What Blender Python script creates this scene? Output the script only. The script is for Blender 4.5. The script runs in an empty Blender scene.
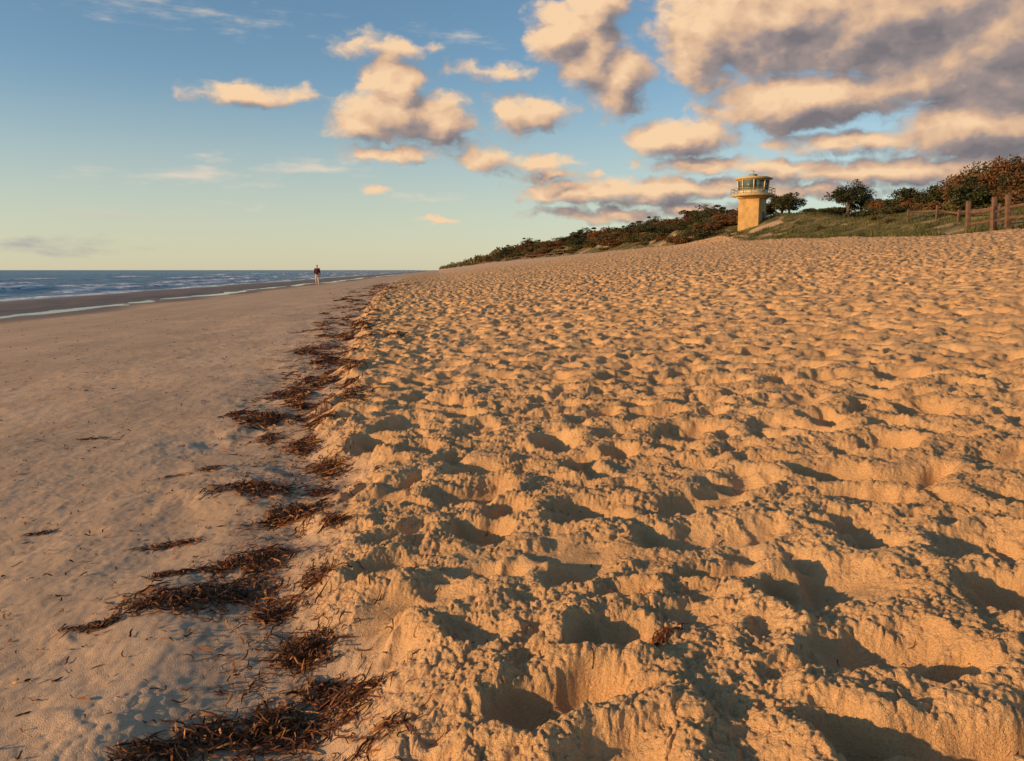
import bpy, math, random
import numpy as np
from mathutils import Vector, Matrix
random.seed(7); rng=np.random.default_rng(11)
sc=bpy.context.scene
sc.view_settings.view_transform='Standard'; sc.view_settings.look='None'; sc.view_settings.exposure=0
COL=sc.collection
SUN_AZ=-108.0; SUN_EL=11.5
# ------------------------------------------------------------------ numpy noise
def hsh(ix,iy,seed):
    h=(ix.astype(np.int64)*374761393+iy.astype(np.int64)*668265263+seed*974634777)&0xFFFFFFFF
    h=h.astype(np.uint32); h^=h>>np.uint32(13); h=h*np.uint32(1274126177); h^=h>>np.uint32(16)
    h=h*np.uint32(2246822519); h^=h>>np.uint32(15)
    return h.astype(np.float64)/4294967296.0
def perlin(x,y,seed=0):
    x=np.asarray(x,float); y=np.asarray(y,float)
    ix=np.floor(x); iy=np.floor(y); fx=x-ix; fy=y-iy
    u=fx*fx*fx*(fx*(fx*6-15)+10); v=fy*fy*fy*(fy*(fy*6-15)+10)
    def g(dx,dy):
        a=hsh(ix+dx,iy+dy,seed)*6.2831853
        return np.cos(a)*(fx-dx)+np.sin(a)*(fy-dy)
    a=g(0,0);b=g(1,0);c=g(0,1);d=g(1,1)
    return ((a+(b-a)*u)+((c+(d-c)*u)-(a+(b-a)*u))*v)*1.5
def fbm(x,y,o,seed=0,gain=.5):
    s=0;a=1
    for i in range(o):
        s=s+a*perlin(x*2**i,y*2**i,seed+i*7); a*=gain
    return s
def sst(t):
    t=np.clip(t,0,1); return t*t*(3-2*t)
def XE(y): return np.interp(y,[0,50,115,250,350,600,1000,2500],[31,33,42,40,34,30,22,-10])
def ZE(y): return np.interp(y,[0,50,115,200,600,1000,2500,4000],[3.0,3.2,5.2,5.5,5.2,4,1.5,-3])
def WR(y): return np.interp(y,[0,1.0,1.7,2.24,2.64,3.6,5.4,8.1,16,41,100,600],[-.2,-.25,-.33,-.5,-.62,-.66,-1.0,-1.2,-1.8,-3.2,-5,-9])
def pits(x,y,cell,seed,amin,amax,dmin,dmax,prob=1.0,rimk=.34):
    cx=np.floor(x/cell); cy=np.floor(y/cell); out=np.zeros_like(x); rim=np.zeros_like(x)
    for dx in (-1,0,1):
        for dy in (-1,0,1):
            ix=cx+dx; iy=cy+dy
            h1=hsh(ix,iy,seed);h2=hsh(ix,iy,seed+1);h3=hsh(ix,iy,seed+2);h4=hsh(ix,iy,seed+3);h5=hsh(ix,iy,seed+4)
            px=(ix+.1+.8*h1)*cell; py=(iy+.1+.8*h2)*cell
            th=h3*6.2832; c=np.cos(th); s=np.sin(th)
            ex=x-px; ey=y-py
            a=amin+(amax-amin)*h4; b=a*(.48+.38*h5)
            u=(ex*c+ey*s)/a; v=(-ex*s+ey*c)/b
            r=np.sqrt(u*u+v*v)+1e-6
            d=(dmin+(dmax-dmin)*h5)*(hsh(ix,iy,seed+5)<prob)
            p=-d*(1-sst(r/1.3))
            w=(1+.8*u/r)
            q=rimk*d*np.exp(-((r-1.28)/.33)**2)*w
            out+=p+q; rim+=q
    return out,rim
def clods(x,y,cell,seed):
    cx=np.floor(x/cell); cy=np.floor(y/cell); out=np.zeros_like(x)
    for dx in (-1,0,1):
        for dy in (-1,0,1):
            ix=cx+dx; iy=cy+dy
            px=(ix+hsh(ix,iy,seed))*cell; py=(iy+hsh(ix,iy,seed+1))*cell
            h=hsh(ix,iy,seed+2)
            rr=((x-px)**2+(y-py)**2)/((cell*(.3+.5*h))**2)
            k=np.clip(1-rr,0,1)
            out=np.maximum(out,k*(2-k)*(.3+.7*h))
    return out
def terr(x,y,attrs=False):
    x=np.asarray(x,float); y=np.asarray(y,float)
    xe=XE(y); ze=ZE(y)
    shift=np.interp(y,[0,600,3000,9000],[0,0,30,300])
    far=np.abs(x)+np.abs(y)
    lf=sst((-x-1)/6)
    xs=x+lf*(shift+1.1*perlin(y/23.,x*0,3)+.5*perlin(y/7.,x/9,4))
    zl=np.interp(xs,[-400,-80,-30,-23,-20.5,-17.5,-15,-13.9,-13.4,-12.9,-12.3,-8,-1,0],[-8,-3.2,-1.1,-.6,-.42,-.31,-.34,-.40,-.43,-.40,-.345,-.22,-.03,0])
    zl=zl+.06*perlin(y/19.,xs/30,8)*sst((-xs-14)/.8)*sst((xs+19.5)/3)+.035*fbm(y/3.5,xs/1.6,2,9)*sst((-xs-11.5)/.8)*sst((xs+19)/3)
    t=np.clip(x/np.maximum(xe,1),0,1)
    zr=ze*t*(.9+.1*t)
    back=sst((x-xe)/13.)
    ridge=np.interp(y,[0,90,125,160,240,600,1500],[2.2,2.4,4.0,5.0,5.2,5.4,3.])
    zr=zr+back*ridge+sst((x-xe)/6)*(.6*fbm(x/9,y/11,3,21)+1.3*perlin(x/40,y/34,22)*sst((y-120)/30))
    zr=zr-sst((x-90)/300)*3
    zr=zr+1.25*np.exp(-((x-47)**2+(y-117)**2)/60.)
    z=np.where(x<0,zl,zr)
    z=np.where(y>2600,np.minimum(z,z-(y-2600)*.004),z)
    land=sst((x+9)/6)
    z=z+land*.035*fbm(x/2.6,y/3.2,2,31)*(1-sst((x-xe)/6))
    z=z+.10*fbm(x/9.,y/8.,2,33)*sst((x-2)/6)*(1-sst((x-xe)/6))
    edge=WR(y)+.04+.16*perlin(y*1.1,y*0,41)+.08*perlin(y*3,x*2,42)
    soft=sst((x-edge)/.36)*(1-sst((x-xe-.5)/3))*sst((240-far)/60)
    z=z+.06*sst((x-edge)/.4)
    m=soft>.001
    if m.any():
        X=x[m];Y=y[m]
        wx=X+.06*perlin(X*3.2,Y*3.2,51)+.024*perlin(X*9.,Y*9.,53); wy=Y+.06*perlin(X*3.2,Y*3.2,52)+.024*perlin(X*9.,Y*9.,54)
        p1,r1=pits(wx,wy,.345,60,.13,.215,.035,.090,.97,.46)
        p2,r2=pits(wx,wy,.20,80,.06,.11,.014,.040,.7,.44)
        lump=.022*fbm(X*2.8,Y*2.8,3,55)
        dist=np.sqrt(X*X+Y*Y)
        D=(p1+p2)*(1+1.15*sst((dist-4)/20))+lump+.030
        top=.066+.04*sst((dist-5)/20)
        D=np.where(D>0,top*np.tanh(D/top),.115*np.tanh(D/.115))
        high=sst((D+.015)/.055)
        nr=dist<18
        cl=np.zeros_like(X)
        xx=X[nr];yy=Y[nr]
        wq=xx+.02*perlin(xx*18,yy*18,91)+.008*perlin(xx*50,yy*50,97); wr=yy+.02*perlin(xx*18,yy*18,92)+.008*perlin(xx*50,yy*50,98)
        c=.007*clods(wq,wr,.07,100)+.008*clods(wq,wr,.034,110)+.009*fbm(xx*8,yy*8,4,93,.58)
        k5=np.sqrt(xx*xx+yy*yy)<6
        c5=np.zeros_like(xx); c5[k5]=.0075*clods(wq[k5],wr[k5],.017,140)+.0035*perlin(xx[k5]*85,yy[k5]*85,145); c=c+c5
        fade=1-sst((dist[nr]-10)/8)
        patch=.12+.88*sst((-.06+.6*perlin(xx*1.5,yy*1.5,94)+.45*perlin(xx*6,yy*6,96)+.9*high[nr])/.75)
        cl[nr]=c*patch*fade
        z[m]+=soft[m]*(D+cl)
    sm=(1-soft)*land*(far<120)
    k=(sm>.01)
    if k.any():
        X=x[k];Y=y[k]
        near=np.exp(-((X-WR(Y)+.2)/.5)**2)
        fp,_=pits(X,Y,.8,120,.08,.12,.006,.015,.2)
        fp2,_=pits(X+.03*perlin(X*6,Y*6,5),Y,.34,130,.10,.17,.008,.024,.6)
        q=.038*fbm(X*1.6,Y*1.3,2,71)*near+.0045*fbm(X*7,Y*5,3,72)+.0012*perlin(X*40,Y*34,73)+fp+fp2*near*.8
        q=q+.018*fbm(X*.8,Y*.7,2,74)+.0035*clods(X,Y,.03,150)*sst(perlin(X*3,Y*3,151)*2)*(near*.6+.35)
        z[k]+=sm[k]*q*(1-sst((X-XE(Y))/3))
    if attrs:
        grass=sst((x-xe-.5+1.4*perlin(x/3,y/3,77))/2.5)
        grass=grass*(1-.7*sst((perlin(x/3.5,y/5.,79)-.28)/.15)*(1-sst((x-xe-7)/4)))
        wet=sst((-xs-10.2+.9*perlin(x/3,y/6,78))/1.8)
        return z,grass,wet,soft
    return z
# ------------------------------------------------------------------ helpers
def fast_mesh(name,V,Q,smooth=True):
    me=bpy.data.meshes.new(name)
    V=np.ascontiguousarray(V,dtype=np.float32); Q=np.ascontiguousarray(Q,dtype=np.int32)
    n=Q.shape[1]
    me.vertices.add(len(V)); me.vertices.foreach_set('co',V.ravel())
    me.loops.add(Q.size); me.loops.foreach_set('vertex_index',Q.ravel())
    me.polygons.add(len(Q)); me.polygons.foreach_set('loop_start',np.arange(0,Q.size,n,dtype=np.int32))
    if smooth: me.polygons.foreach_set('use_smooth',np.ones(len(Q),dtype=bool))
    me.update(calc_edges=True)
    return me
def add_attr(me,name,vals):
    a=me.attributes.new(name,'FLOAT','POINT'); a.data.foreach_set('value',np.ascontiguousarray(vals,dtype=np.float32))
def obj(name,me,mat=None,parent=None,loc=None):
    o=bpy.data.objects.new(name,me); COL.objects.link(o)
    if mat and me is not None and not me.materials: me.materials.append(mat)
    if parent: o.parent=parent
    if loc is not None: o.location=loc
    return o
def tag(o,label,cat,group=None):
    o['label']=label; o['category']=cat
    if group: o['group']=group
class NT:
    def __init__(s,nt): s.nt=nt; s.n=nt.nodes; s.l=nt.links
    def node(s,t,**k):
        n=s.n.new(t)
        for a,b in k.items(): setattr(n,a,b)
        return n
    def set(s,sock,v):
        if isinstance(v,bpy.types.NodeSocket): s.l.new(v,sock)
        else: sock.default_value=v
    def math(s,op,a,b=None,c=None,clamp=False):
        n=s.node('ShaderNodeMath',operation=op); n.use_clamp=clamp
        s.set(n.inputs[0],a)
        if b is not None: s.set(n.inputs[1],b)
        if c is not None: s.set(n.inputs[2],c)
        return n.outputs[0]
    def vmath(s,op,a,b=None,c=None):
        n=s.node('ShaderNodeVectorMath',operation=op); s.set(n.inputs[0],a)
        if b is not None: s.set(n.inputs[1],b)
        if c is not None: s.set(n.inputs[2],c)
        return n.outputs['Value'] if op in('LENGTH','DOT_PRODUCT') else n.outputs[0]
    def noise(s,vec,scale,detail=3,rough=.5,out=0):
        n=s.node('ShaderNodeTexNoise'); s.set(n.inputs['Vector'],vec)
        n.inputs['Scale'].default_value=scale; n.inputs['Detail'].default_value=detail; n.inputs['Roughness'].default_value=rough
        return n.outputs[out]
    def mix(s,f,a,b):
        n=s.node('ShaderNodeMix',data_type='RGBA'); s.set(n.inputs[0],f); s.set(n.inputs[6],a); s.set(n.inputs[7],b)
        return n.outputs[2]
    def rng(s,v,a,b,c=0,d=1,smooth=True):
        n=s.node('ShaderNodeMapRange'); n.interpolation_type='SMOOTHSTEP' if smooth else 'LINEAR'
        s.set(n.inputs[0],v); n.inputs[1].default_value=a; n.inputs[2].default_value=b; n.inputs[3].default_value=c; n.inputs[4].default_value=d
        return n.outputs[0]
    def attr(s,name):
        return s.node('ShaderNodeAttribute',attribute_name=name).outputs['Fac']
    def bump(s,h,dist,strength=1,normal=None):
        n=s.node('ShaderNodeBump'); s.set(n.inputs['Height'],h); n.inputs['Distance'].default_value=dist; s.set(n.inputs['Strength'],strength)
        if normal: s.l.new(normal,n.inputs['Normal'])
        return n.outputs[0]
def C(r,g,b): return (r,g,b,1)
def new_mat(name):
    m=bpy.data.materials.new(name); m.use_nodes=True; t=NT(m.node_tree)
    b=[n for n in t.n if n.type=='BSDF_PRINCIPLED'][0]
    return m,t,b
def simple(name,col,rough=.7,var=.3,scale=6,metal=0,bump=0):
    m,t,b=new_mat(name)
    tc=t.node('ShaderNodeTexCoord').outputs['Object']
    f=t.rng(t.noise(tc,scale,5,.6),.3,.7)
    t.set(b.inputs['Base Color'],t.mix(f,C(*[c*(1-var) for c in col]),C(*[min(1,c*(1+var)) for c in col])))
    b.inputs['Roughness'].default_value=rough; b.inputs['Metallic'].default_value=metal
    if bump: t.set(b.inputs['Normal'],t.bump(t.noise(tc,scale*5,4),bump))
    return m
# ------------------------------------------------------------------ materials
def ground_mat():
    m,t,b=new_mat('beach_ground')
    tc=t.node('ShaderNodeTexCoord').outputs['Object']
    soft=t.attr('soft'); wet=t.attr('wet'); grass=t.attr('grass')
    n1=t.rng(t.noise(tc,1.3,5,.6),.3,.7); n2=t.rng(t.noise(tc,260,2,.7),.3,.75); n3=t.rng(t.noise(tc,14,4,.6),.35,.7)
    drya=t.mix(n1,C(.74,.43,.19),C(.86,.525,.245))
    flat=t.mix(n1,C(.66,.44,.265),C(.79,.54,.335))
    c=t.mix(soft,flat,drya)
    c=t.mix(t.math('MULTIPLY',n3,.22),c,C(.44,.265,.135))
    c=t.mix(t.math('MULTIPLY',n2,.38),c,C(.28,.165,.08))
    band=t.rng(t.noise(t.vmath('MULTIPLY',tc,(.9,.07,1)),1.0,5,.6),.45,.62)
    c=t.mix(t.math('MULTIPLY',t.math('MULTIPLY',band,.30),t.math('SUBTRACT',1,soft)),c,C(.37,.255,.165))
    c=t.mix(wet,c,C(.24,.145,.085))
    g1=t.rng(t.noise(tc,.5,5,.6),.38,.62)
    g=t.mix(g1,C(.085,.085,.03),C(.24,.17,.08))
    c=t.mix(grass,c,g)
    t.set(b.inputs['Base Color'],c)
    r=t.math('SUBTRACT',.95,t.math('MULTIPLY',wet,.4)); t.set(b.inputs['Roughness'],r)
    b.inputs['Specular IOR Level'].default_value=.18
    dryf=t.math('SUBTRACT',1,t.math('MULTIPLY',wet,.8))
    bm=t.bump(t.noise(tc,300,2,.7),.004,t.math('MULTIPLY',dryf,.9))
    bm=t.bump(t.noise(tc,90,4,.72),.011,t.math('MULTIPLY',soft,.9),bm)
    t.set(b.inputs['Normal'],bm)
    return m
def water_mat():
    m,t,b=new_mat('sea_water')
    tc=t.node('ShaderNodeTexCoord').outputs['Object']
    foam=t.attr('foam')
    s=t.vmath('MULTIPLY',tc,(1,.45,1))
    fn=t.rng(t.noise(s,1.2,5,.65),.36,.5)
    f=t.math('MULTIPLY',foam,fn,clamp=True)
    wc=t.rng(t.noise(t.vmath('MULTIPLY',tc,(.14,.05,1)),1.0,6,.75),.71,.74)
    f2=t.math('MAXIMUM',f,t.math('MULTIPLY',wc,t.attr('cap')))
    c=t.mix(t.rng(t.noise(s,.03,4),.3,.7),C(.004,.055,.14),C(.010,.085,.19))
    c=t.mix(t.attr('open'),C(.14,.105,.075),c)
    t.set(b.inputs['Base Color'],t.mix(f2,c,C(.9,.88,.84)))
    op=t.attr('open')
    t.set(b.inputs['Roughness'],t.math('ADD',t.math('MULTIPLY_ADD',op,.15,.10),t.math('MULTIPLY',f2,.6)))
    b.inputs['IOR'].default_value=1.33
    t.set(b.inputs['Specular IOR Level'],t.math('SUBTRACT',.5,t.math('MULTIPLY',op,.26)))
    bm=t.bump(t.noise(s,.9,5,.6),1.1,t.math('MULTIPLY',op,1.0))
    bm=t.bump(t.noise(s,7,3,.6),.05,t.math('ADD',.3,t.math('MULTIPLY',op,.4)),bm)
    t.set(b.inputs['Normal'],bm)
    return m
def weed_mat():
    m,t,b=new_mat('dry_seaweed')
    a=t.attr('tone')
    r=t.node('ShaderNodeValToRGB'); t.set(r.inputs[0],a)
    e=r.color_ramp.elements; e[0].position=0;e[0].color=C(.035,.016,.008); e[1].position=1;e[1].color=C(.58,.29,.08)
    x=e.new(.5);x.color=C(.13,.046,.016)
    x=e.new(.8);x.color=C(.32,.115,.030)
    t.set(b.inputs['Base Color'],r.outputs[0]); b.inputs['Roughness'].default_value=.6; b.inputs['Specular IOR Level'].default_value=.25
    return m
def leaf_mat(name,a,bcol,dark):
    m,t,b=new_mat(name)
    tone=t.attr('tone')
    oi=t.node('ShaderNodeObjectInfo').outputs['Random']
    c=t.mix(tone,C(*dark),C(*a)); k=t.rng(t.math('ADD',t.math('MULTIPLY',oi,.7),t.math('MULTIPLY',tone,.4)),.45,.75)
    c=t.mix(k,c,C(*bcol))
    t.set(b.inputs['Base Color'],c); b.inputs['Roughness'].default_value=.65
    b.inputs['Specular IOR Level'].default_value=.2
    return m
M_ground=ground_mat(); M_water=water_mat(); M_weed=weed_mat()
M_leaf=leaf_mat('coastal_foliage',(.10,.105,.028),(.15,.115,.038),(.030,.032,.012))
M_darkleaf=leaf_mat('dark_coastal_foliage',(.055,.065,.020),(.08,.07,.025),(.018,.022,.009))
M_rust=leaf_mat('rusty_foliage',(.23,.10,.034),(.15,.085,.03),(.075,.038,.015))
M_grass=leaf_mat('dune_grass_blades',(.15,.15,.045),(.26,.20,.08),(.065,.07,.022))
M_bark=simple('bark',(.10,.07,.05),.9)
M_timber=simple('weathered_timber',(.14,.075,.042),.85,.35,3,bump=.02)
M_ochre=simple('ochre_render',(.45,.275,.09),.8,.20,1.0)
M_cream=simple('ochre_cream_paint',(.50,.37,.17),.7,.1,2)
M_white=simple('pale_yellow_paint',(.60,.49,.27),.6,.08,2)
M_steel=simple('painted_rail_steel',(.28,.23,.14),.55,.1,5,.1)
M_dark=simple('dark_trim',(.05,.05,.055),.6)
def glass():
    m,t,b=new_mat('window_glass'); tc=t.node('ShaderNodeTexCoord').outputs['Object']
    t.set(b.inputs['Base Color'],t.mix(t.noise(tc,1.5,2),C(.07,.11,.11),C(.13,.18,.17))); b.inputs['Roughness'].default_value=.08
    return m
M_glass=glass()
M_skin=simple('skin',(.50,.30,.21),.6,.05,3)
M_hair=simple('dark_hair',(.03,.02,.015),.6)
M_red=simple('dark_red_cotton',(.11,.012,.015),.85,.15,8)
M_shorts=simple('pale_beige_cotton',(.46,.40,.33),.85,.15,8)
# ------------------------------------------------------------------ ground sheet
def polar(r,az):
    R,A=np.meshgrid(r,az,indexing='ij')
    return R*np.sin(A),R*np.cos(A)
def sheet_quads(nr,na,closed):
    i=np.arange(nr-1)[:,None]; j=np.arange(na if closed else na-1)[None,:]
    j2=(j+1)%na
    a=i*na+j; b=i*na+j2; c=(i+1)*na+j2; d=(i+1)*na+j
    return np.stack([np.broadcast_to(a,d.shape),np.broadcast_to(d,d.shape),c,b],-1).reshape(-1,4)
azf=np.radians(np.linspace(-34,46,1120)); azc=np.radians(np.linspace(46,326,94)[1:-1])
az=np.concatenate([azf,azc])
rr=[.02,.15,.3,.5,.7,.9,1.1,1.2]
while rr[-1]<6: rr.append(rr[-1]*1.0024)
while rr[-1]<150: rr.append(rr[-1]*1.0040)
while rr[-1]<9500: rr.append(rr[-1]*1.03)
rr=np.array(rr)
X,Y=polar(rr,az); X=X.ravel();Y=Y.ravel()
z,grass,wet,soft=terr(X,Y,True)
Q=sheet_quads(len(rr),len(az),True)
me=fast_mesh('beach_ground',np.stack([X,Y,z],1),Q)
for n,v in(('grass',grass),('wet',wet),('soft',soft)): add_attr(me,n,v)
g=obj('ground',me,M_ground); g['kind']='structure'
# ------------------------------------------------------------------ sea sheet
r2=[4.0]
while r2[-1]<300: r2.append(r2[-1]*1.006)
while r2[-1]<9500: r2.append(r2[-1]*1.03)
r2=np.array(r2); a2=np.radians(np.linspace(-100,14,700))
X,Y=polar(r2,a2); X=X.ravel();Y=Y.ravel()
sh=np.interp(Y,[0,600,3000,9000],[0,0,30,300])
xs=X+sh+1.1*perlin(Y/23.,X*0,3)
open_=sst((-xs-19.0)/3)
foam=np.zeros_like(X); zz=np.zeros_like(X)
for k,(x0,w,hh) in enumerate([(-20.9,.6,.02),(-23.6,.5,.20),(-28.5,.7,.28),(-38,.9,.34),(-55,1.1,.36)]):
    xx=xs-x0+1.3*perlin(Y/14.,X*0,200+k)
    on=sst((perlin(Y/(16.+4*k),X*0+k*.3,210+k)+.12)/.3) if k else 1
    foam=np.maximum(foam,np.exp(-(xx/w)**2)*on)
    zz+=hh*np.exp(-((xx+.5)/(w*2.))**2)*(.4+.6*on)
zz+=open_*.12*fbm(X/4,Y/11,3,220)*sst((600-np.abs(X)-np.abs(Y))/300)
cap=sst((-xs-40)/20)
me=fast_mesh('sea_surface',np.stack([X,Y,zz-.40],1),sheet_quads(len(r2),len(a2),False))
add_attr(me,'foam',np.clip(foam*1.5,0,1)); add_attr(me,'open',open_); add_attr(me,'cap',cap*.4)
w=obj('sea_water',me,M_water); w['kind']='structure'
# ------------------------------------------------------------------ seaweed
def strands(P,L,W,lift,curl,nseg=7,up=None):
    n=len(P); ang=rng.uniform(0,2*np.pi,n); k=rng.normal(0,curl,n)
    pts=np.zeros((n,nseg,2)); pts[:,0]=P; a=ang.copy()
    for i in range(1,nseg):
        a=a+k/nseg+rng.normal(0,.26,n)
        pts[:,i]=pts[:,i-1]+np.stack([np.cos(a),np.sin(a)],1)*(L/(nseg-1))[:,None]
    pts-=(pts.mean(1,keepdims=True)-P[:,None,:])
    gz=terr(pts[...,0].ravel(),pts[...,1].ravel()).reshape(n,nseg)
    gz=np.maximum(gz,gz.mean(1,keepdims=True)-.02)
    s=np.linspace(0,1,nseg)[None,:]
    ph=rng.uniform(0,6.28,(n,1)); fr=rng.uniform(1,3,(n,1))
    h=lift[:,None]*(.45+.55*np.sin(ph+fr*s*3.14))+.004
    ctr=np.concatenate([pts,(gz+np.maximum(h,.002))[...,None]],2)
    d=np.gradient(ctr,axis=1); d/=np.linalg.norm(d,axis=2,keepdims=True)+1e-9
    tilt=rng.normal(0,.7,(n,1,1))+rng.normal(0,.25,(n,nseg,1))
    side=np.stack([-d[...,1],d[...,0],0*d[...,0]],-1)
    upv=np.cross(d,side)*-1
    sd=side*np.cos(tilt)+upv*np.sin(tilt)
    wd=(W[:,None]*(1-.75*(2*s-1)**4)*.5)[...,None]
    V=np.stack([ctr-sd*wd,ctr+sd*wd],2).reshape(-1,3)
    base=(np.arange(n)*nseg*2)[:,None]+(np.arange(nseg-1)*2)[None,:]
    Q=np.stack([base,base+1,base+3,base+2],-1).reshape(-1,4)
    tone=np.repeat(np.clip(rng.beta(1.5,1.7,n),0,1),nseg*2)
    return V,Q,tone
clump_labels=["tangled heap of reddish brown dry seaweed lying on sand","small tuft of brown seaweed stranded on pale sand"]
def clump(x,y,sx,sy,ang,n,L,W,H,lab=None):
    n=int(n*.85)
    q=rng.normal(0,.5,(n,2))
    nb=max(4,int(n/50)); bc=rng.normal(0,.42,(nb,2)); bc[0]=0; q=bc[rng.integers(0,nb,n)]+q*.6
    hd=np.clip(1-np.linalg.norm(q,axis=1)*.8,.08,1)
    c,s=math.cos(ang),math.sin(ang)
    P=np.stack([x+q[:,0]*sx*c-q[:,1]*sy*s, y+q[:,0]*sx*s+q[:,1]*sy*c],1)
    LL=L*rng.uniform(.3,1.4,n)
    V,Q,tone=strands(P,LL,W*rng.uniform(.4,1.4,n),H*hd*rng.uniform(.0,1.0,n),2.3)
    o0=np.array([x,y,float(terr(np.array([x]),np.array([y]))[0])])
    me=fast_mesh('seaweed_clump',V-o0,Q); add_attr(me,'tone',tone)
    o=obj('seaweed_clump',me,M_weed,loc=o0)
    tag(o,lab or clump_labels[0 if n>150 else 1],'seaweed','seaweed washed up along the tide line')
manual=[(-.80,2.49,.20,.11,.35,600,.085,.005,.042),(-.68,2.80,.12,.13,.9,400,.085,.005,.04),(-.42,1.75,.14,.12,.2,440,.09,.005,.04),
(-.88,3.84,.20,.19,1.2,380,.10,.006,.045),(-.63,3.39,.15,.17,1.3,430,.10,.006,.045),(-1.25,5.75,.22,.28,0,340,.12,.008,.05),
(-.38,2.12,.10,.12,.8,290,.085,.005,.035),(-.22,1.83,.09,.08,0,190,.08,.005,.03),(-.60,1.68,.13,.06,.6,170,.08,.005,.02),
(-.74,1.58,.12,.04,.3,90,.07,.005,.015),(.52,1.78,.06,.025,.5,90,.05,.005,.025),(-.43,3.05,.06,.12,.4,150,.08,.005,.03),(-.38,2.5,.06,.12,.1,150,.08,.005,.025),
(-1.05,3.15,.12,.05,.3,110,.08,.005,.02),(-.60,4.3,.13,.19,.4,220,.10,.007,.035),(-.88,4.8,.13,.23,.2,240,.10,.007,.035),(-.80,5.3,.14,.22,.3,200,.11,.007,.035),
(-.52,2.35,.09,.08,.9,150,.08,.005,.025),(-1.02,2.35,.10,.04,.3,80,.07,.005,.015),(-.96,2.72,.10,.05,.6,90,.07,.005,.02),
(-2.3,5.3,.14,.03,.1,40,.08,.006,.012),(-1.7,3.4,.08,.03,.4,25,.07,.005,.01),(-1.25,4.3,.12,.06,.2,60,.08,.006,.015),(-.30,1.55,.10,.07,.3,200,.08,.005,.03),(-.34,1.93,.06,.09,.9,120,.07,.005,.03),(-.12,1.62,.06,.04,.2,60,.06,.005,.02),
(-1.1,5.1,.12,.14,.2,120,.09,.006,.03),(-.58,3.75,.08,.16,.1,150,.09,.006,.03)]
for mm in manual: clump(*mm,lab=("small orange brown seaweed tuft in lumpy trodden sand" if mm[0]>0 else None))
yy=5.8
while yy<66:
    sz=rng.uniform(.08,.30)*(1+yy/45)
    clump(float(WR(yy))+rng.normal(0,.12+yy*.012),yy,sz*.8,sz*1.25*(1+yy/30),rng.uniform(-.7,.7),int((160 if yy<20 else 95)*(.45+sz)),.11+yy*.003,.007+yy*.0005,.03+yy*.0011)
    yy*=1+rng.uniform(.015,.044)
def scatter(n,ylo,yhi,spread,L,W,off=0):
    y=np.exp(rng.uniform(np.log(ylo),np.log(yhi),n)); x=WR(y)+off+rng.normal(0,1,n)*spread*(.4+y*.12)
    return strands(np.stack([x,y],1),L*rng.uniform(.2,1.3,n)*(1+y*.03),W*rng.uniform(.4,1.2,n)*(1+y*.12),rng.uniform(0,.012,n),2.4)
parts=[scatter(2600,1.3,14,.21,.06,.004),scatter(3600,1.2,24,1.7,.032,.0045,-1.4),scatter(260,1.3,8,1.0,.03,.0035,1.2),scatter(1200,8,60,.20,.09,.005)]
V=[];Qs=[];T=[];o_=0
for v,q,t_ in parts: V.append(v);Qs.append(q+o_);T.append(t_);o_+=len(v)
me=fast_mesh('seaweed_litter',np.concatenate(V),np.concatenate(Qs)); add_attr(me,'tone',np.concatenate(T))
o=obj('seaweed_litter',me,M_weed); o['kind']='stuff'; o['label']='loose brown seaweed strands strewn over the sand'; o['category']='seaweed'
# ------------------------------------------------------------------ foliage
def leaf_quads(P,size,flat=.5):
    n=len(P); a=rng.normal(0,1,(n,3)); a/=np.linalg.norm(a,axis=1,keepdims=True)
    b=rng.normal(0,1,(n,3)); b-=a*(a*b).sum(1,keepdims=True); b/=np.linalg.norm(b,axis=1,keepdims=True)
    s=size*rng.uniform(.5,1.4,n)[:,None]
    V=np.stack([P-a*s,P-b*s*flat,P+a*s,P+b*s*flat],1).reshape(-1,3)
    Q=np.arange(4*n).reshape(-1,4); return V,Q
def crown_mesh(name,rx,rz,cz,K,per,size,low=-.25,lean=.0):
    V=[];T=[]
    for k in range(K):
        d=rng.normal(0,1,3); d/=np.linalg.norm(d)
        if d[2]<low: d[2]=-d[2]*.5
        rad=rng.uniform(.35,1.0)
        c=np.array([d[0]*rx*rad,d[1]*rx*rad,cz+d[2]*rz*rad]); c[0]+=lean*(c[2]-cz)
        cr=rng.uniform(.16,.36)*rx
        p=rng.normal(0,1,(per,3)); p/=np.linalg.norm(p,axis=1,keepdims=True); p*=rng.uniform(.2,1.15,(per,1))**.6
        p=c+p*np.array([cr,cr,cr*.75])
        p[:,2]=np.maximum(p[:,2],.05)
        v,_=leaf_quads(p,size); V.append(v)
        tn=np.clip(rng.uniform(.1,.9)+rng.normal(0,.14,per),0,1); T.append(np.repeat(tn,4))
    V=np.concatenate(V); me=fast_mesh(name,V,np.arange(len(V)).reshape(-1,4),False); add_attr(me,'tone',np.concatenate(T)); return me
def tube(paths,name):
    V=[];Q=[];o=0;ns=7
    for pts,rs in paths:
        pts=[Vector(p) for p in pts]
        for i,p in enumerate(pts):
            d=(pts[min(i+1,len(pts)-1)]-pts[max(i-1,0)]).normalized(); a=d.orthogonal().normalized(); b=d.cross(a)
            for j in range(ns):
                t=6.2832*j/ns; V.append(p+(a*math.cos(t)+b*math.sin(t))*rs[i])
            if i:
                for j in range(ns):
                    j2=(j+1)%ns; Q.append((o+(i-1)*ns+j,o+(i-1)*ns+j2,o+i*ns+j2,o+i*ns+j))
        o+=len(pts)*ns
    return fast_mesh(name,np.array([list(v) for v in V]),np.array(Q))
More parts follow.
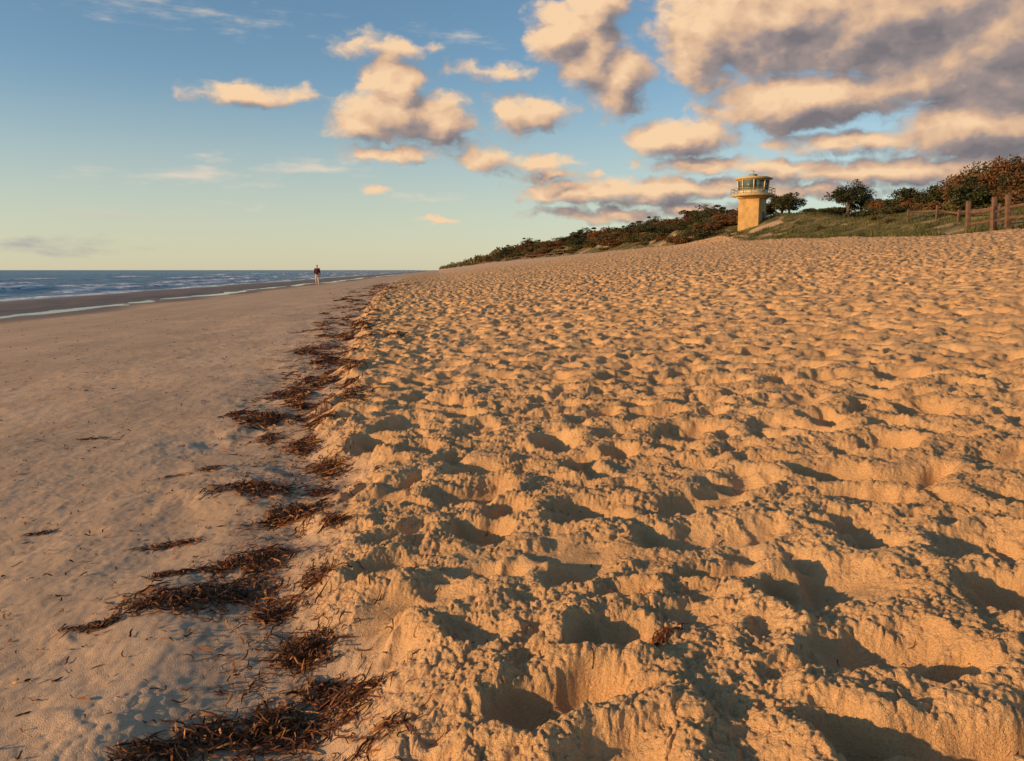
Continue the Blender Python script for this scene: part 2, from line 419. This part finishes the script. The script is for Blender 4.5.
def trunk_mesh(h,spread,lean):
    ps=[]; base=[(0,0,-.4),(.05,0,h*.2),(lean*.3,.05,h*.4)]
    ps.append((base,[.24,.18,.14]))
    for k in range(7):
        a=k*6.2832/7+random.uniform(-.3,.3); r=spread*random.uniform(.4,.75); z=h*random.uniform(.6,.9)
        s=base[random.choice([1,2])]
        mid=(s[0]+math.cos(a)*r*.45,s[1]+math.sin(a)*r*.45,(s[2]+z)*.5+.1)
        ps.append(([s,mid,(math.cos(a)*r+lean*.5,math.sin(a)*r,z)],[.10,.07,.025]))
    return tube(ps,'trunk')
shrubs=[crown_mesh('shrub',1.9,1.5,1.1,30,90,.12),crown_mesh('shrub',2.3,1.3,.9,34,85,.12),crown_mesh('shrub',1.7,1.9,1.4,30,90,.12,lean=.3),crown_mesh('shrub',1.3,.8,.5,18,60,.10)]
shr={}
for mi,mt in((0,M_leaf),(1,M_rust),(2,M_darkleaf)):
    for k_,s_ in enumerate(shrubs):
        m_=s_.copy(); m_.materials.clear(); m_.materials.append(mt); shr[(mi,k_)]=m_
def ground_z(x,y): return float(terr(np.array([float(x)]),np.array([float(y)]))[0])
SL=['dull green coastal shrub growing on the dune','rust brown coastal shrub growing on the dune','dark green coastal shrub growing on the dune']
def shrub(x,y,k,s,mi,zs=1.0,ws=1.0):
    mi=int(mi); o=obj('shrub',shr[(mi,k)],None,loc=(x,y,ground_z(x,y)-.15))
    o.rotation_euler=(0,0,random.uniform(0,6.28)); o.scale=(ws*s*random.uniform(.9,1.3),ws*s*random.uniform(.9,1.2),zs*s*random.uniform(.85,1.15))
    tag(o,SL[mi],'shrub','shrubs along the dune')
def tower_clear(x,y): return math.hypot(x-46.5,y-117)<7
def pick(p):
    v=p+random.uniform(-.25,.25)
    return 1 if v>.06 else (0 if v>-.14 else 2)
n=0
while n<220:
    y=124*math.exp(random.uniform(0,1)**.8*math.log(540/124)); dd=random.uniform(2.5,15); x=float(XE(y))+dd
    if tower_clear(x,y): continue
    if y<130 and x<50: continue
    patch=float(perlin(np.array([y/26.]),np.array([x/9.]),500)[0]); gap=float(perlin(np.array([y/20.]),np.array([x/8.]),510)[0])
    if gap<-.32 and dd<8: continue
    s=random.uniform(.55,.95)+max(-.2,gap)*.75
    shrub(x,y,random.choice([0,1,1,2]) if dd>4 else random.choice([1,3]),s*(1+y/620),pick(patch),.85,1.45); n+=1
for i in range(44):
    y=random.uniform(62,120); x=float(XE(y))+random.uniform(11,20)
    if tower_clear(x,y): continue
    shrub(x,y,random.choice([0,1,1,3,2]),random.uniform(.45,.9),random.choice([0,1,2,2]),.9,1.25)
for i in range(20):
    y=random.uniform(48,80); x=float(XE(y))+random.uniform(11,19)
    shrub(x,y,random.choice([0,1,2]),random.uniform(.8,1.2),random.choice([0,1,2,2]),.9,1.2)
for i in range(14):
    y=random.uniform(58,108); x=float(XE(y))+random.uniform(2,10)
    if tower_clear(x,y) or (y>95 and x<47): continue
    shrub(x,y,3,random.uniform(.3,.6),random.choice([0,0,2,0]))
tree_t=[]
for k,(h,rx,rz,cz,K,ln) in enumerate([(4.6,2.5,1.8,2.6,52,.25),(5.6,3.3,2.2,3.0,72,.45),(3.8,2.2,1.5,2.1,46,.15)]):
    tree_t.append((trunk_mesh(h,rx,ln),crown_mesh('crown',rx,rz,cz,K,95,.125,low=-.8,lean=ln)))
for t_ in tree_t: t_[0].materials.append(M_bark); t_[1].materials.append(M_darkleaf)
tree_r=[]
for t_ in tree_t:
    c_=t_[1].copy(); c_.materials.clear(); c_.materials.append(M_rust); tree_r.append((t_[0],c_))
def tree(x,y,k,s,rust,rot):
    e=obj('coastal_tree',None,loc=(x,y,ground_z(x,y))); e.scale=(s*1.05,s*1.05,s*.95); e.rotation_euler=(0,0,rot)
    tr,cr=(tree_r if rust else tree_t)[k]
    obj('trunk',tr,parent=e); obj('crown',cr,parent=e)
    tag(e,'rust coloured windswept tree behind the timber fence' if rust else 'dark green windswept coastal tree on the dune','tree','trees on the dune')
for a in [(55,126,2,1.0,0,.3),(58,130,0,.9,0,1.3),(52.5,129,2,.9,0,2.),(54,103,0,1.1,0,.5),(57,105,2,.9,0,1.5),(55.5,97,2,.8,1,1.1),(56,100,2,.8,0,3.1),(54,89,2,1.1,0,2.2),(55,93,2,.8,0,1.2),(54.5,86,2,.85,0,.2),
          (54,82,2,1.05,0,.2),(54.5,78,0,1.14,1,1.),(57,81,1,1.05,1,2.),(55,74,1,1.1,0,3.),(52.5,70.5,0,1.15,1,4.),(56,69,1,1.12,0,5.),(62,86,0,.9,0,5.5),(60,75,1,1.1,0,.8),(51,63.5,0,1.05,1,.8),(52,76,2,.95,1,.8),(50.5,67,2,1.0,0,2.8)]:
    tree(*a)
def grass_obj():
    n=17000
    y=np.concatenate([rng.uniform(30,130,12000),rng.uniform(120,420,5000)]); x=XE(y)+np.abs(rng.normal(0,1,n))*7-.8+rng.uniform(0,1,n)
    keep=((perlin(x/2.2,y/2.2,301)>-.16)|(x-XE(y)>6))&~((perlin(x/3.5,y/5.,79)>.34)&(x-XE(y)<8)); x=x[keep];y=y[keep]; n=len(x)
    z=terr(x,y); nb=6
    V=np.zeros((n,nb,3,3)); a=rng.uniform(0,6.28,(n,nb)); sz=np.clip(.75+perlin(x/1.6,y/1.6,305),.3,1.7)[:,None]; hh=rng.uniform(.18,.5,(n,nb))*sz; sp=rng.uniform(.05,.35,(n,nb)); w_=.025
    bx=x[:,None]+rng.normal(0,.12,(n,nb)); by=y[:,None]+rng.normal(0,.12,(n,nb)); bz=np.repeat(z[:,None],nb,1)-.03
    V[:,:,0]=np.stack([bx-w_*np.sin(a),by+w_*np.cos(a),bz],-1); V[:,:,1]=np.stack([bx+w_*np.sin(a),by-w_*np.cos(a),bz],-1)
    V[:,:,2]=np.stack([bx+np.cos(a)*sp,by+np.sin(a)*sp,bz+hh],-1)
    me=fast_mesh('dune_grass',V.reshape(-1,3),np.arange(n*nb*3).reshape(-1,3),False)
    tn=np.clip(.5+.9*perlin(x/3,y/3,307)+rng.normal(0,.2,n),0,1)
    add_attr(me,'tone',np.repeat(tn,nb*3))
    o=obj('dune_grass',me,M_grass); o['kind']='stuff'; o['label']='tufts of green and straw coloured grass covering the dune'; o['category']='grass'
grass_obj()
def far_scrub():
    n=18000; y=480*np.exp(rng.uniform(0,1,n)*math.log(2200/480)); x=XE(y)+rng.uniform(3,60,n)
    z=terr(x,y)+rng.uniform(0,7,n)*(.55+.8*perlin(x/14,y/40,400))
    V,Qq=leaf_quads(np.stack([x,y,z],1),1.0,.7)
    me=fast_mesh('distant_scrub',V,Qq,False); add_attr(me,'tone',np.repeat(rng.uniform(0,.8,n),4))
    o=obj('distant_scrub',me,M_leaf); o['kind']='stuff'; o['label']='low dark scrub along the far dunes'; o['category']='scrub'
far_scrub()
# ------------------------------------------------------------------ boxes
def boxes_mesh(name,bl,bev=0.0):
    V=[];Q=[]
    for b in bl:
        cx,cy,cz,sx,sy,sz=b[:6]; tp=b[6] if len(b)>6 else 1; o=len(V)
        for zz_,f in((-.5,1),(.5,tp)):
            for ax,ay in((-.5,-.5),(.5,-.5),(.5,.5),(-.5,.5)): V.append((cx+ax*sx*f,cy+ay*sy*f,cz+zz_*sz))
        for f in((0,3,2,1),(4,5,6,7),(0,1,5,4),(1,2,6,5),(2,3,7,6),(3,0,4,7)): Q.append([o+i for i in f])
    return fast_mesh(name,np.array(V),np.array(Q),False)
def part(name,bl,mat,parent,bev=0):
    o=obj(name,boxes_mesh(name,bl),mat,parent)
    if bev:
        md=o.modifiers.new('bevel','BEVEL'); md.width=bev; md.segments=2
    return o
OC=[math.radians(22.5+45*i) for i in range(9)]; CF=1/math.cos(math.radians(22.5))
def oct_sector(i,ri,ro,z0,z1,rit=None,rot=None,gap=0.0):
    rit=ri if rit is None else rit; rot=ro if rot is None else rot
    a0=Vector((math.cos(OC[i]),math.sin(OC[i]),0))*CF; a1=Vector((math.cos(OC[i+1]),math.sin(OC[i+1]),0))*CF
    A=a0.lerp(a1,gap); B=a1.lerp(a0,gap)
    def P(v,r,z): return (v.x*r,v.y*r,z)
    V=[P(A,ri,z0),P(A,ro,z0),P(B,ro,z0),P(B,ri,z0),P(A,rit,z1),P(A,rot,z1),P(B,rot,z1),P(B,rit,z1)]
    return V,[(0,3,2,1),(4,5,6,7),(0,1,5,4),(1,2,6,5),(2,3,7,6),(3,0,4,7)]
def oct_ring(name,specs,mat,parent):
    V=[];Q=[]
    for (ri,ro,z0,z1,*r) in specs:
        rit=r[0] if r else None; rot=r[1] if len(r)>1 else None
        o=len(V); rit=ri if rit is None else rit; rot=ro if rot is None else rot
        for i in range(8):
            c,s=math.cos(OC[i])*CF,math.sin(OC[i])*CF
            V+=[(c*ri,s*ri,z0),(c*ro,s*ro,z0),(c*rit,s*rit,z1),(c*rot,s*rot,z1)]
        for i in range(8):
            a=o+4*i; b=o+4*((i+1)%8)
            Q+=[(a+1,b+1,b+3,a+3),(a,a+2,b+2,b),(a+2,a+3,b+3,b+2),(a,b,b+1,a+1)]
    return obj(name,fast_mesh(name,np.array(V),np.array(Q),False),mat,parent)
# ------------------------------------------------------------------ tower
tx,ty=46.5,117.; tz=6.75
T=obj('lookout_tower',None,loc=(tx,ty,tz)); T.rotation_euler=(0,0,math.radians(48))
tag(T,'square ochre lookout tower with railed balcony on the dune','tower')
part('shaft',[(0,0,1.62,3.1,3.1,6.04)],M_ochre,T,.04)
part('bracket',[(0,0,4.86,3.14,3.14,.44,1.3)],M_ochre,T)
bal=oct_ring('balcony',[(.02,2.95,5.085,5.22),(2.88,2.95,5.223,5.36)],M_cream,T)
rl=oct_ring('railing',[(2.85,2.92,6.10,6.18),(2.86,2.90,5.73,5.77)],M_steel,bal)
pm=[]
for i in range(8):
    for f in(0,.5):
        c=Vector((math.cos(OC[i]),math.sin(OC[i]),0)).lerp(Vector((math.cos(OC[i+1]),math.sin(OC[i+1]),0)),f)*CF*2.885
        pm.append((c.x,c.y,5.73,.06,.06,.74))
part('rail_post',pm,M_steel,bal)
oct_ring('cabin',[(.02,1.98,5.223,6.02)],M_white,T)
oct_ring('lintel',[(.02,2.10,7.36,7.50)],M_white,T)
V=[];Q=[]
for i in range(8):
    c0=Vector((math.cos(OC[i])*CF*1.95,math.sin(OC[i])*CF*1.95,6.021)); c1=Vector((math.cos(OC[i])*CF*2.06,math.sin(OC[i])*CF*2.06,7.359)); o_=len(V)
    for c in(c0,c1):
        for ax,ay in((-1,-1),(1,-1),(1,1),(-1,1)): V.append((c.x+ax*.07,c.y+ay*.07,c.z))
    for f in((0,3,2,1),(4,5,6,7),(0,1,5,4),(1,2,6,5),(2,3,7,6),(3,0,4,7)): Q.append([o_+k for k in f])
obj('window_frame',fast_mesh('window_frame',np.array(V),np.array(Q),False),M_white,T)
for i in range(8):
    V,Q=oct_sector(i,1.88,1.92,6.025,7.355,2.0,2.04,gap=.06)
    obj('window',fast_mesh('window',np.array(V),np.array(Q),False),M_glass,T)
roof=oct_ring('roof',[(.02,2.55,7.503,7.72),(.02,2.3,7.723,7.80)],M_cream,T)
part('antenna',[(.5,.2,8.35,.07,.07,1.1),(-.1,0,8.05,1.0,.9,.5),(.5,.2,8.8,.6,.04,.04)],M_steel,roof)
part('door',[(.5,-1.565,1.75,.9,.03,2.0)],M_dark,T)
# ------------------------------------------------------------------ fences
def fence(pts,h,wpost,rails,label,gname='timber fences at the dune',vh=.12):
    z0=ground_z(*pts[0]); e=obj('timber_fence',None,loc=(pts[0][0],pts[0][1],z0)); tag(e,label,'fence',gname)
    tops=[]
    for i,(x,y) in enumerate(pts):
        zz_=ground_z(x,y); hh=h*random.uniform(1-vh,1+vh)
        o=part('post',[(0,0,hh/2-.3,wpost,wpost,hh+.6,.94)],M_timber,e,.01); o.location=(x-pts[0][0],y-pts[0][1],zz_-z0); o.rotation_euler=(random.uniform(-.05,.05),random.uniform(-.06,.06),random.uniform(-.2,.2))
        tops.append(Vector((x-pts[0][0],y-pts[0][1],zz_-z0)))
    for i in range(len(tops)-1):
        for rz in rails:
            a=tops[i]+Vector((0,0,rz*random.uniform(.93,1.05))); b=tops[i+1]+Vector((0,0,rz*random.uniform(.88,1.1))); d=b-a
            o=part('rail',[(0,0,0,d.length-wpost*.2,.07,.16)],M_timber,e); o.location=(a+b)/2
            o.rotation_euler=d.to_track_quat('X','Z').to_euler()
fence([(float(XE(y))+.3+dx_,y) for y,dx_ in((35,0),(37.5,0),(40,0),(42.2,.1),(43.4,.5),(44.6,.1),(46.0,.2),(47.0,.9),(48.5,.2))],2.05,.25,[.75,1.4],'weathered dark timber post and rail fence beside the sand',vh=.25)
fence([(float(XE(y))+8.+random.uniform(-.4,.4),y) for y in np.arange(58,78,5.0)],1.2,.18,[.8],'low timber rail fence along the grassy dune')
fence([(float(XE(y))-1.,y) for y in np.arange(250,420,14)],1.6,.25,[1.2],'distant timber fence at the foot of the dune')
for (x,y,hh) in[(52,75,4.2),(47,61,2.8)]:
    z0=ground_z(x,y)
    me=tube([([(0,0,-.3),(0,0,hh*.6),(0,0,hh)],[.09,.075,.06]),([(0,0,hh-.05),(.25,-.1,hh+.1),(.6,-.25,hh+.12)],[.04,.04,.03])],'pole')
    e=obj('light_pole',None,loc=(x,y,z0)); tag(e,'slim timber coloured light pole behind the dune fence','pole','light poles'); obj('pole',me,M_timber,e)
    part('lamp',[(.7,-.29,hh+.10,.4,.16,.09)],M_steel,e,.01)
# ------------------------------------------------------------------ person
def skin_obj(name,nodes,edges,mat,parent=None,sub=2,root=0):
    me=bpy.data.meshes.new(name); me.from_pydata([n_[:3] for n_ in nodes],edges,[]); me.update()
    o=obj(name,me,mat,parent)
    o.modifiers.new('skin','SKIN'); sv=me.skin_vertices[0].data
    for i,n_ in enumerate(nodes):
        r=n_[3]; sv[i].radius=(r,n_[4] if len(n_)>4 else r); sv[i].use_root=(i==root)
    o.modifiers['skin'].use_smooth_shade=True
    s=o.modifiers.new('sub','SUBSURF'); s.levels=sub; s.render_levels=sub
    return o
px_,py_=-10.3,69.5; pz_=ground_z(px_,py_)
N=[(0,0,.95,.14,.11),(0,.0,1.10,.13,.10),(0,.01,1.30,.155,.105),(0,0,1.44,.11,.08),(0,.0,1.51,.05,.05),(0,-.01,1.57,.06,.065),(0,-.02,1.66,.078,.095),(0,-.01,1.745,.06,.075)]
E=[(0,1),(1,2),(2,3),(3,4),(4,5),(5,6),(6,7)]
def chain(start,pts):
    p=start
    for q in pts: N.append(q); E.append((p,len(N)-1)); p=len(N)-1
    return p
chain(0,[(.095,-.02,.86,.09),(.10,-.13,.50,.058),(.10,-.08,.30,.055),(.10,-.09,.09,.036),(.105,-.20,.045,.035),(.11,-.27,.03,.025)])
chain(0,[(-.095,.02,.86,.09),(-.10,.08,.50,.058),(-.10,.22,.32,.052),(-.10,.33,.14,.036),(-.105,.28,.05,.035),(-.11,.22,.025,.025)])
for s_,sw in((1,.14),(-1,-.12)):
    hnd=chain(3,[(s_*.17,0,1.43,.055),(s_*.215,sw*.4,1.16,.042),(s_*.235,sw*1.3-.03,.93,.028),(s_*.235,sw*1.6-.05,.87,.030)])
    b=N[hnd]
    for k,(dy,l) in enumerate([(-.03,.07),(-.01,.08),(.01,.075),(.03,.06)]):
        chain(hnd,[(b[0],b[1]+dy,b[2]-.045,.009),(b[0]-s_*.004,b[1]+dy,b[2]-.045-l*.5,.008),(b[0]-s_*.018,b[1]+dy-.006,b[2]-.045-l,.006)])
    chain(hnd,[(b[0]-s_*.01,b[1]-.045,b[2]-.01,.010),(b[0]-s_*.02,b[1]-.062,b[2]-.045,.008)])
body=skin_obj('person',N,E,M_skin); body.location=(px_,py_,pz_+.0); body.rotation_euler=(0,0,math.radians(6))
tag(body,'person in dark red top and pale trousers walking on sand','person')
skin_obj('nose',[(0,-.108,1.665,.010),(0,-.125,1.64,.013),(0,-.112,1.625,.012)],[(0,1),(1,2)],M_skin,body,1)
skin_obj('hair',[(0,.035,1.62,.065,.05),(0,.02,1.69,.088,.09),(0,.005,1.755,.07,.085)],[(0,1),(1,2)],M_hair,body)
for s_ in(-1,1):
    skin_obj('eye',[(s_*.03,-.105,1.675,.010),(s_*.036,-.105,1.675,.009)],[(0,1)],M_dark,body,1)
    skin_obj('ear',[(s_*.082,.0,1.68,.012),(s_*.083,.0,1.64,.010)],[(0,1)],M_skin,body,1)
skin_obj('mouth',[(-.02,-.105,1.597,.006),(.02,-.105,1.597,.006)],[(0,1)],M_red,body,1)
SN=[(0,0,.88,.175,.14),(0,0,1.10,.16,.13),(0,.01,1.30,.185,.135),(0,0,1.45,.13,.10),(.175,0,1.43,.075),(.212,.05,1.16,.064),(.235,.14,.98,.05),(-.175,0,1.43,.075),(-.212,-.05,1.16,.064),(-.235,-.17,.98,.05)]
skin_obj('shirt',SN,[(0,1),(1,2),(2,3),(3,4),(4,5),(5,6),(3,7),(7,8),(8,9)],M_red,body)
skin_obj('trousers',[(0,0,.95,.16,.13),(.10,-.03,.82,.108),(.10,-.13,.50,.08),(.10,-.08,.30,.07),(.10,-.085,.14,.062),(-.10,.03,.82,.108),(-.10,.08,.50,.08),(-.10,.22,.32,.07),(-.10,.31,.18,.060)],[(0,1),(1,2),(2,3),(3,4),(0,5),(5,6),(6,7),(7,8)],M_shorts,body)
# ------------------------------------------------------------------ camera
cam=bpy.data.cameras.new('camera'); cam.lens=28; cam.sensor_width=36; cam.clip_start=.05; cam.clip_end=20000
co=bpy.data.objects.new('camera',cam); COL.objects.link(co); YAW=5.2;PITCH=7.9
co.location=(0,0,1.04); co.rotation_euler=(math.radians(90-PITCH),0,math.radians(-YAW)); sc.camera=co
# ------------------------------------------------------------------ sun
sd=Vector((math.sin(math.radians(SUN_AZ))*math.cos(math.radians(SUN_EL)),math.cos(math.radians(SUN_AZ))*math.cos(math.radians(SUN_EL)),math.sin(math.radians(SUN_EL))))
sl=bpy.data.lights.new('sun','SUN'); sl.energy=5; sl.angle=math.radians(.6); sl.color=(1,.62,.30)
so=bpy.data.objects.new('sun',sl); COL.objects.link(so); so.rotation_euler=(-sd).to_track_quat('-Z','Y').to_euler()
# ------------------------------------------------------------------ world
W=bpy.data.worlds.new('World'); sc.world=W; W.use_nodes=True
try: W.cycles.sampling_method='NONE'
except Exception as ex: print(ex)
for n_ in list(W.node_tree.nodes): W.node_tree.nodes.remove(n_)
t=NT(W.node_tree)
sky=t.node('ShaderNodeTexSky',sky_type='NISHITA'); sky.sun_disc=False; sky.sun_elevation=math.radians(SUN_EL); sky.sun_rotation=math.radians(SUN_AZ)
sky.air_density=1.0; sky.dust_density=.3; sky.ozone_density=1.6
def px2dir(px,py):
    u=(px-512)/796; v=(380.5-py)/796; p=math.radians(PITCH)
    F=math.cos(p)+v*math.sin(p); U=v*math.cos(p)-math.sin(p)
    return math.degrees(math.atan2(u,F))+YAW, math.degrees(math.atan2(U,math.hypot(F,u)))
blobs=[(402,114,60,22,1.15),(394,90,32,25,1.15),(440,126,36,19,1.0),(362,128,30,12,.9),(395,154,48,8,.65),(378,48,46,10,.5),(252,95,50,10,.7),
(568,34,38,28,1.15),(596,10,28,28,1.1),(618,82,30,30,1.1),(592,54,30,30,1.1),(525,114,40,17,.85),(492,72,36,8,.5),(485,158,26,12,.75),(540,163,28,9,.65),
(780,18,105,48,1.45),(910,10,150,52,1.5),(1010,38,100,68,1.5),(805,102,80,24,1.4),(706,36,36,48,1.15),(678,138,46,17,1.05),(700,165,52,9,.8),
(850,142,76,10,.85),(985,128,78,24,1.25),(590,192,76,11,.85),(665,190,48,10,.85),(730,186,40,8,.75),(560,176,36,6,.6),(375,187,14,4,.5),(437,221,18,3,.55),
(900,172,120,12,.95),(1010,170,70,22,1.05),(790,168,54,8,.75),(620,213,90,6,.6),(945,80,66,20,1.0),(820,190,60,7,.7),(690,208,60,5,.6),(640,202,50,6,.6)]
wisps=[(185,176,90,10,.55),(208,157,30,7,.5),(310,166,75,9,.55),(235,203,36,4,.45),(25,243,90,9,.6),(70,253,70,5,.5),(420,196,60,5,.35),(130,215,120,6,.3),(450,40,60,10,.3),(170,10,120,14,.3)]
grp=bpy.data.node_groups.new('cloud_density','ShaderNodeTree')
grp.interface.new_socket('P',in_out='INPUT',socket_type='NodeSocketVector')
for s_ in('D','S','W'): grp.interface.new_socket(s_,in_out='OUTPUT',socket_type='NodeSocketFloat')
q=NT(grp); gi=q.node('NodeGroupInput').outputs[0]; go=q.node('NodeGroupOutput')
wn=q.noise(q.vmath('MULTIPLY',gi,(.40,.6,1)),1.0,4,.55,1)
wp=q.vmath('ADD',gi,q.vmath('MULTIPLY',q.vmath('SUBTRACT',wn,(.5,.5,.5)),(2.3,1.6,0)))
def field(lst,sm=.14):
    acc=None
    for (bx,by,brx,bry,wt) in lst:
        a_,e_=px2dir(bx,by); k=.0685*1.25
        d=q.vmath('LENGTH',q.vmath('MULTIPLY_ADD',wp,(1/(brx*k),1/(bry*k),0),(-a_/(brx*k),-e_/(bry*k),0)))
        f=q.math('MULTIPLY_ADD',d,-wt,wt)
        acc=f if acc is None else q.math('SMOOTH_MAX',acc,f,sm)
    return q.math('MAXIMUM',acc,-.6)
acc=field(blobs,.15); aw=field(wisps)
pv=q.vmath('MULTIPLY',wp,(.50,.72,1))
fn=q.noise(pv,1.0,8,.60)
vo=q.node('ShaderNodeTexVoronoi'); vo.feature='SMOOTH_F1'; vo.voronoi_dimensions='2D'; q.l.new(q.vmath('MULTIPLY',wp,(.50,.68,1)),vo.inputs['Vector'])
vo.inputs['Scale'].default_value=1; vo.inputs['Detail'].default_value=2.0; vo.inputs['Roughness'].default_value=.5; vo.inputs['Smoothness'].default_value=.6
try: vo.normalize=True
except: pass
bill=q.math('SUBTRACT',.42,vo.outputs['Distance'])
S=q.math('ADD',acc,q.math('MULTIPLY',bill,.75))
q.l.new(S,go.inputs[1])
q.l.new(q.math('ADD',S,q.math('MULTIPLY',q.math('SUBTRACT',fn,.5),1.15)),go.inputs[0])
fw=q.noise(q.vmath('MULTIPLY',gi,(.28,1.3,1)),1.0,7,.62)
q.l.new(q.math('ADD',aw,q.math('MULTIPLY',q.math('SUBTRACT',fw,.5),1.6)),go.inputs[2])
tc=t.node('ShaderNodeTexCoord').outputs['Generated']
sp=t.node('ShaderNodeSeparateXYZ'); t.l.new(tc,sp.inputs[0])
azn=t.math('MULTIPLY',t.math('ARCTAN2',sp.outputs[0],sp.outputs[1]),57.2958)
eln=t.math('MULTIPLY',t.math('ARCSINE',sp.outputs[2]),57.2958)
cb=t.node('ShaderNodeCombineXYZ'); t.l.new(azn,cb.inputs[0]); t.l.new(eln,cb.inputs[1]); P=cb.outputs[0]
def dens(p):
    g_=t.node('ShaderNodeGroup'); g_.node_tree=grp; t.set(g_.inputs[0],p); return g_.outputs
g1=dens(P); g2=dens(t.vmath('ADD',P,(-.85,1.0,0)))
d1=g1[0]
alpha=t.rng(d1,-.01,.52)
hz=t.rng(eln,0,1.5)
alpha=t.math('MULTIPLY',alpha,hz)
lit=t.math('ADD',.61,t.math('MULTIPLY',t.math('SUBTRACT',g1[1],g2[1]),.95))
lit=t.math('ADD',lit,t.math('MULTIPLY',t.math('SUBTRACT',d1,g1[1]),.22))
dark=t.math('MULTIPLY',t.rng(d1,.6,1.7),.11)
dark2=t.math('MULTIPLY',t.rng(azn,16,34),.15)
lowd=t.math('MULTIPLY',t.rng(eln,8,4),.14)
lit=t.math('SUBTRACT',t.math('SUBTRACT',t.math('SUBTRACT',lit,dark),dark2),lowd,clamp=True)
cr=t.node('ShaderNodeValToRGB'); t.l.new(lit,cr.inputs[0]); e=cr.color_ramp.elements
e[0].position=0;e[0].color=C(.21,.19,.205);e[1].position=1;e[1].color=C(.98,.68,.42)
x=e.new(.35);x.color=C(.36,.29,.275); x=e.new(.68);x.color=C(.75,.49,.32)
b1=t.node('ShaderNodeBackground'); b1.inputs[1].default_value=.135
tint=t.node('ShaderNodeMix',data_type='RGBA'); tint.blend_type='MULTIPLY'; tint.inputs[0].default_value=1; t.l.new(sky.outputs[0],tint.inputs[6]); tint.inputs[7].default_value=C(.86,1.0,1.08)
t.l.new(tint.outputs[2],b1.inputs[0])
bh=t.node('ShaderNodeBackground'); t.set(bh.inputs[0],C(.72,.66,.50)); bh.inputs[1].default_value=1
mh=t.node('ShaderNodeMixShader'); t.l.new(t.math('MULTIPLY',t.rng(eln,14,-1),.62),mh.inputs[0]); t.l.new(b1.outputs[0],mh.inputs[1]); t.l.new(bh.outputs[0],mh.inputs[2])
bw=t.node('ShaderNodeBackground'); t.set(bw.inputs[0],t.mix(t.rng(eln,4.5,2),C(.80,.67,.53),C(.40,.39,.39))); bw.inputs[1].default_value=1
mw=t.node('ShaderNodeMixShader'); t.l.new(t.math('MULTIPLY',t.math('MULTIPLY',t.rng(g1[2],.05,.85),hz),.85),mw.inputs[0]); t.l.new(mh.outputs[0],mw.inputs[1]); t.l.new(bw.outputs[0],mw.inputs[2])
b2=t.node('ShaderNodeBackground'); t.l.new(cr.outputs[0],b2.inputs[0]); b2.inputs[1].default_value=.95
mx=t.node('ShaderNodeMixShader'); t.l.new(alpha,mx.inputs[0]); t.l.new(mw.outputs[0],mx.inputs[1]); t.l.new(b2.outputs[0],mx.inputs[2])
wo=t.node('ShaderNodeOutputWorld'); t.l.new(mx.outputs[0],wo.inputs[0])
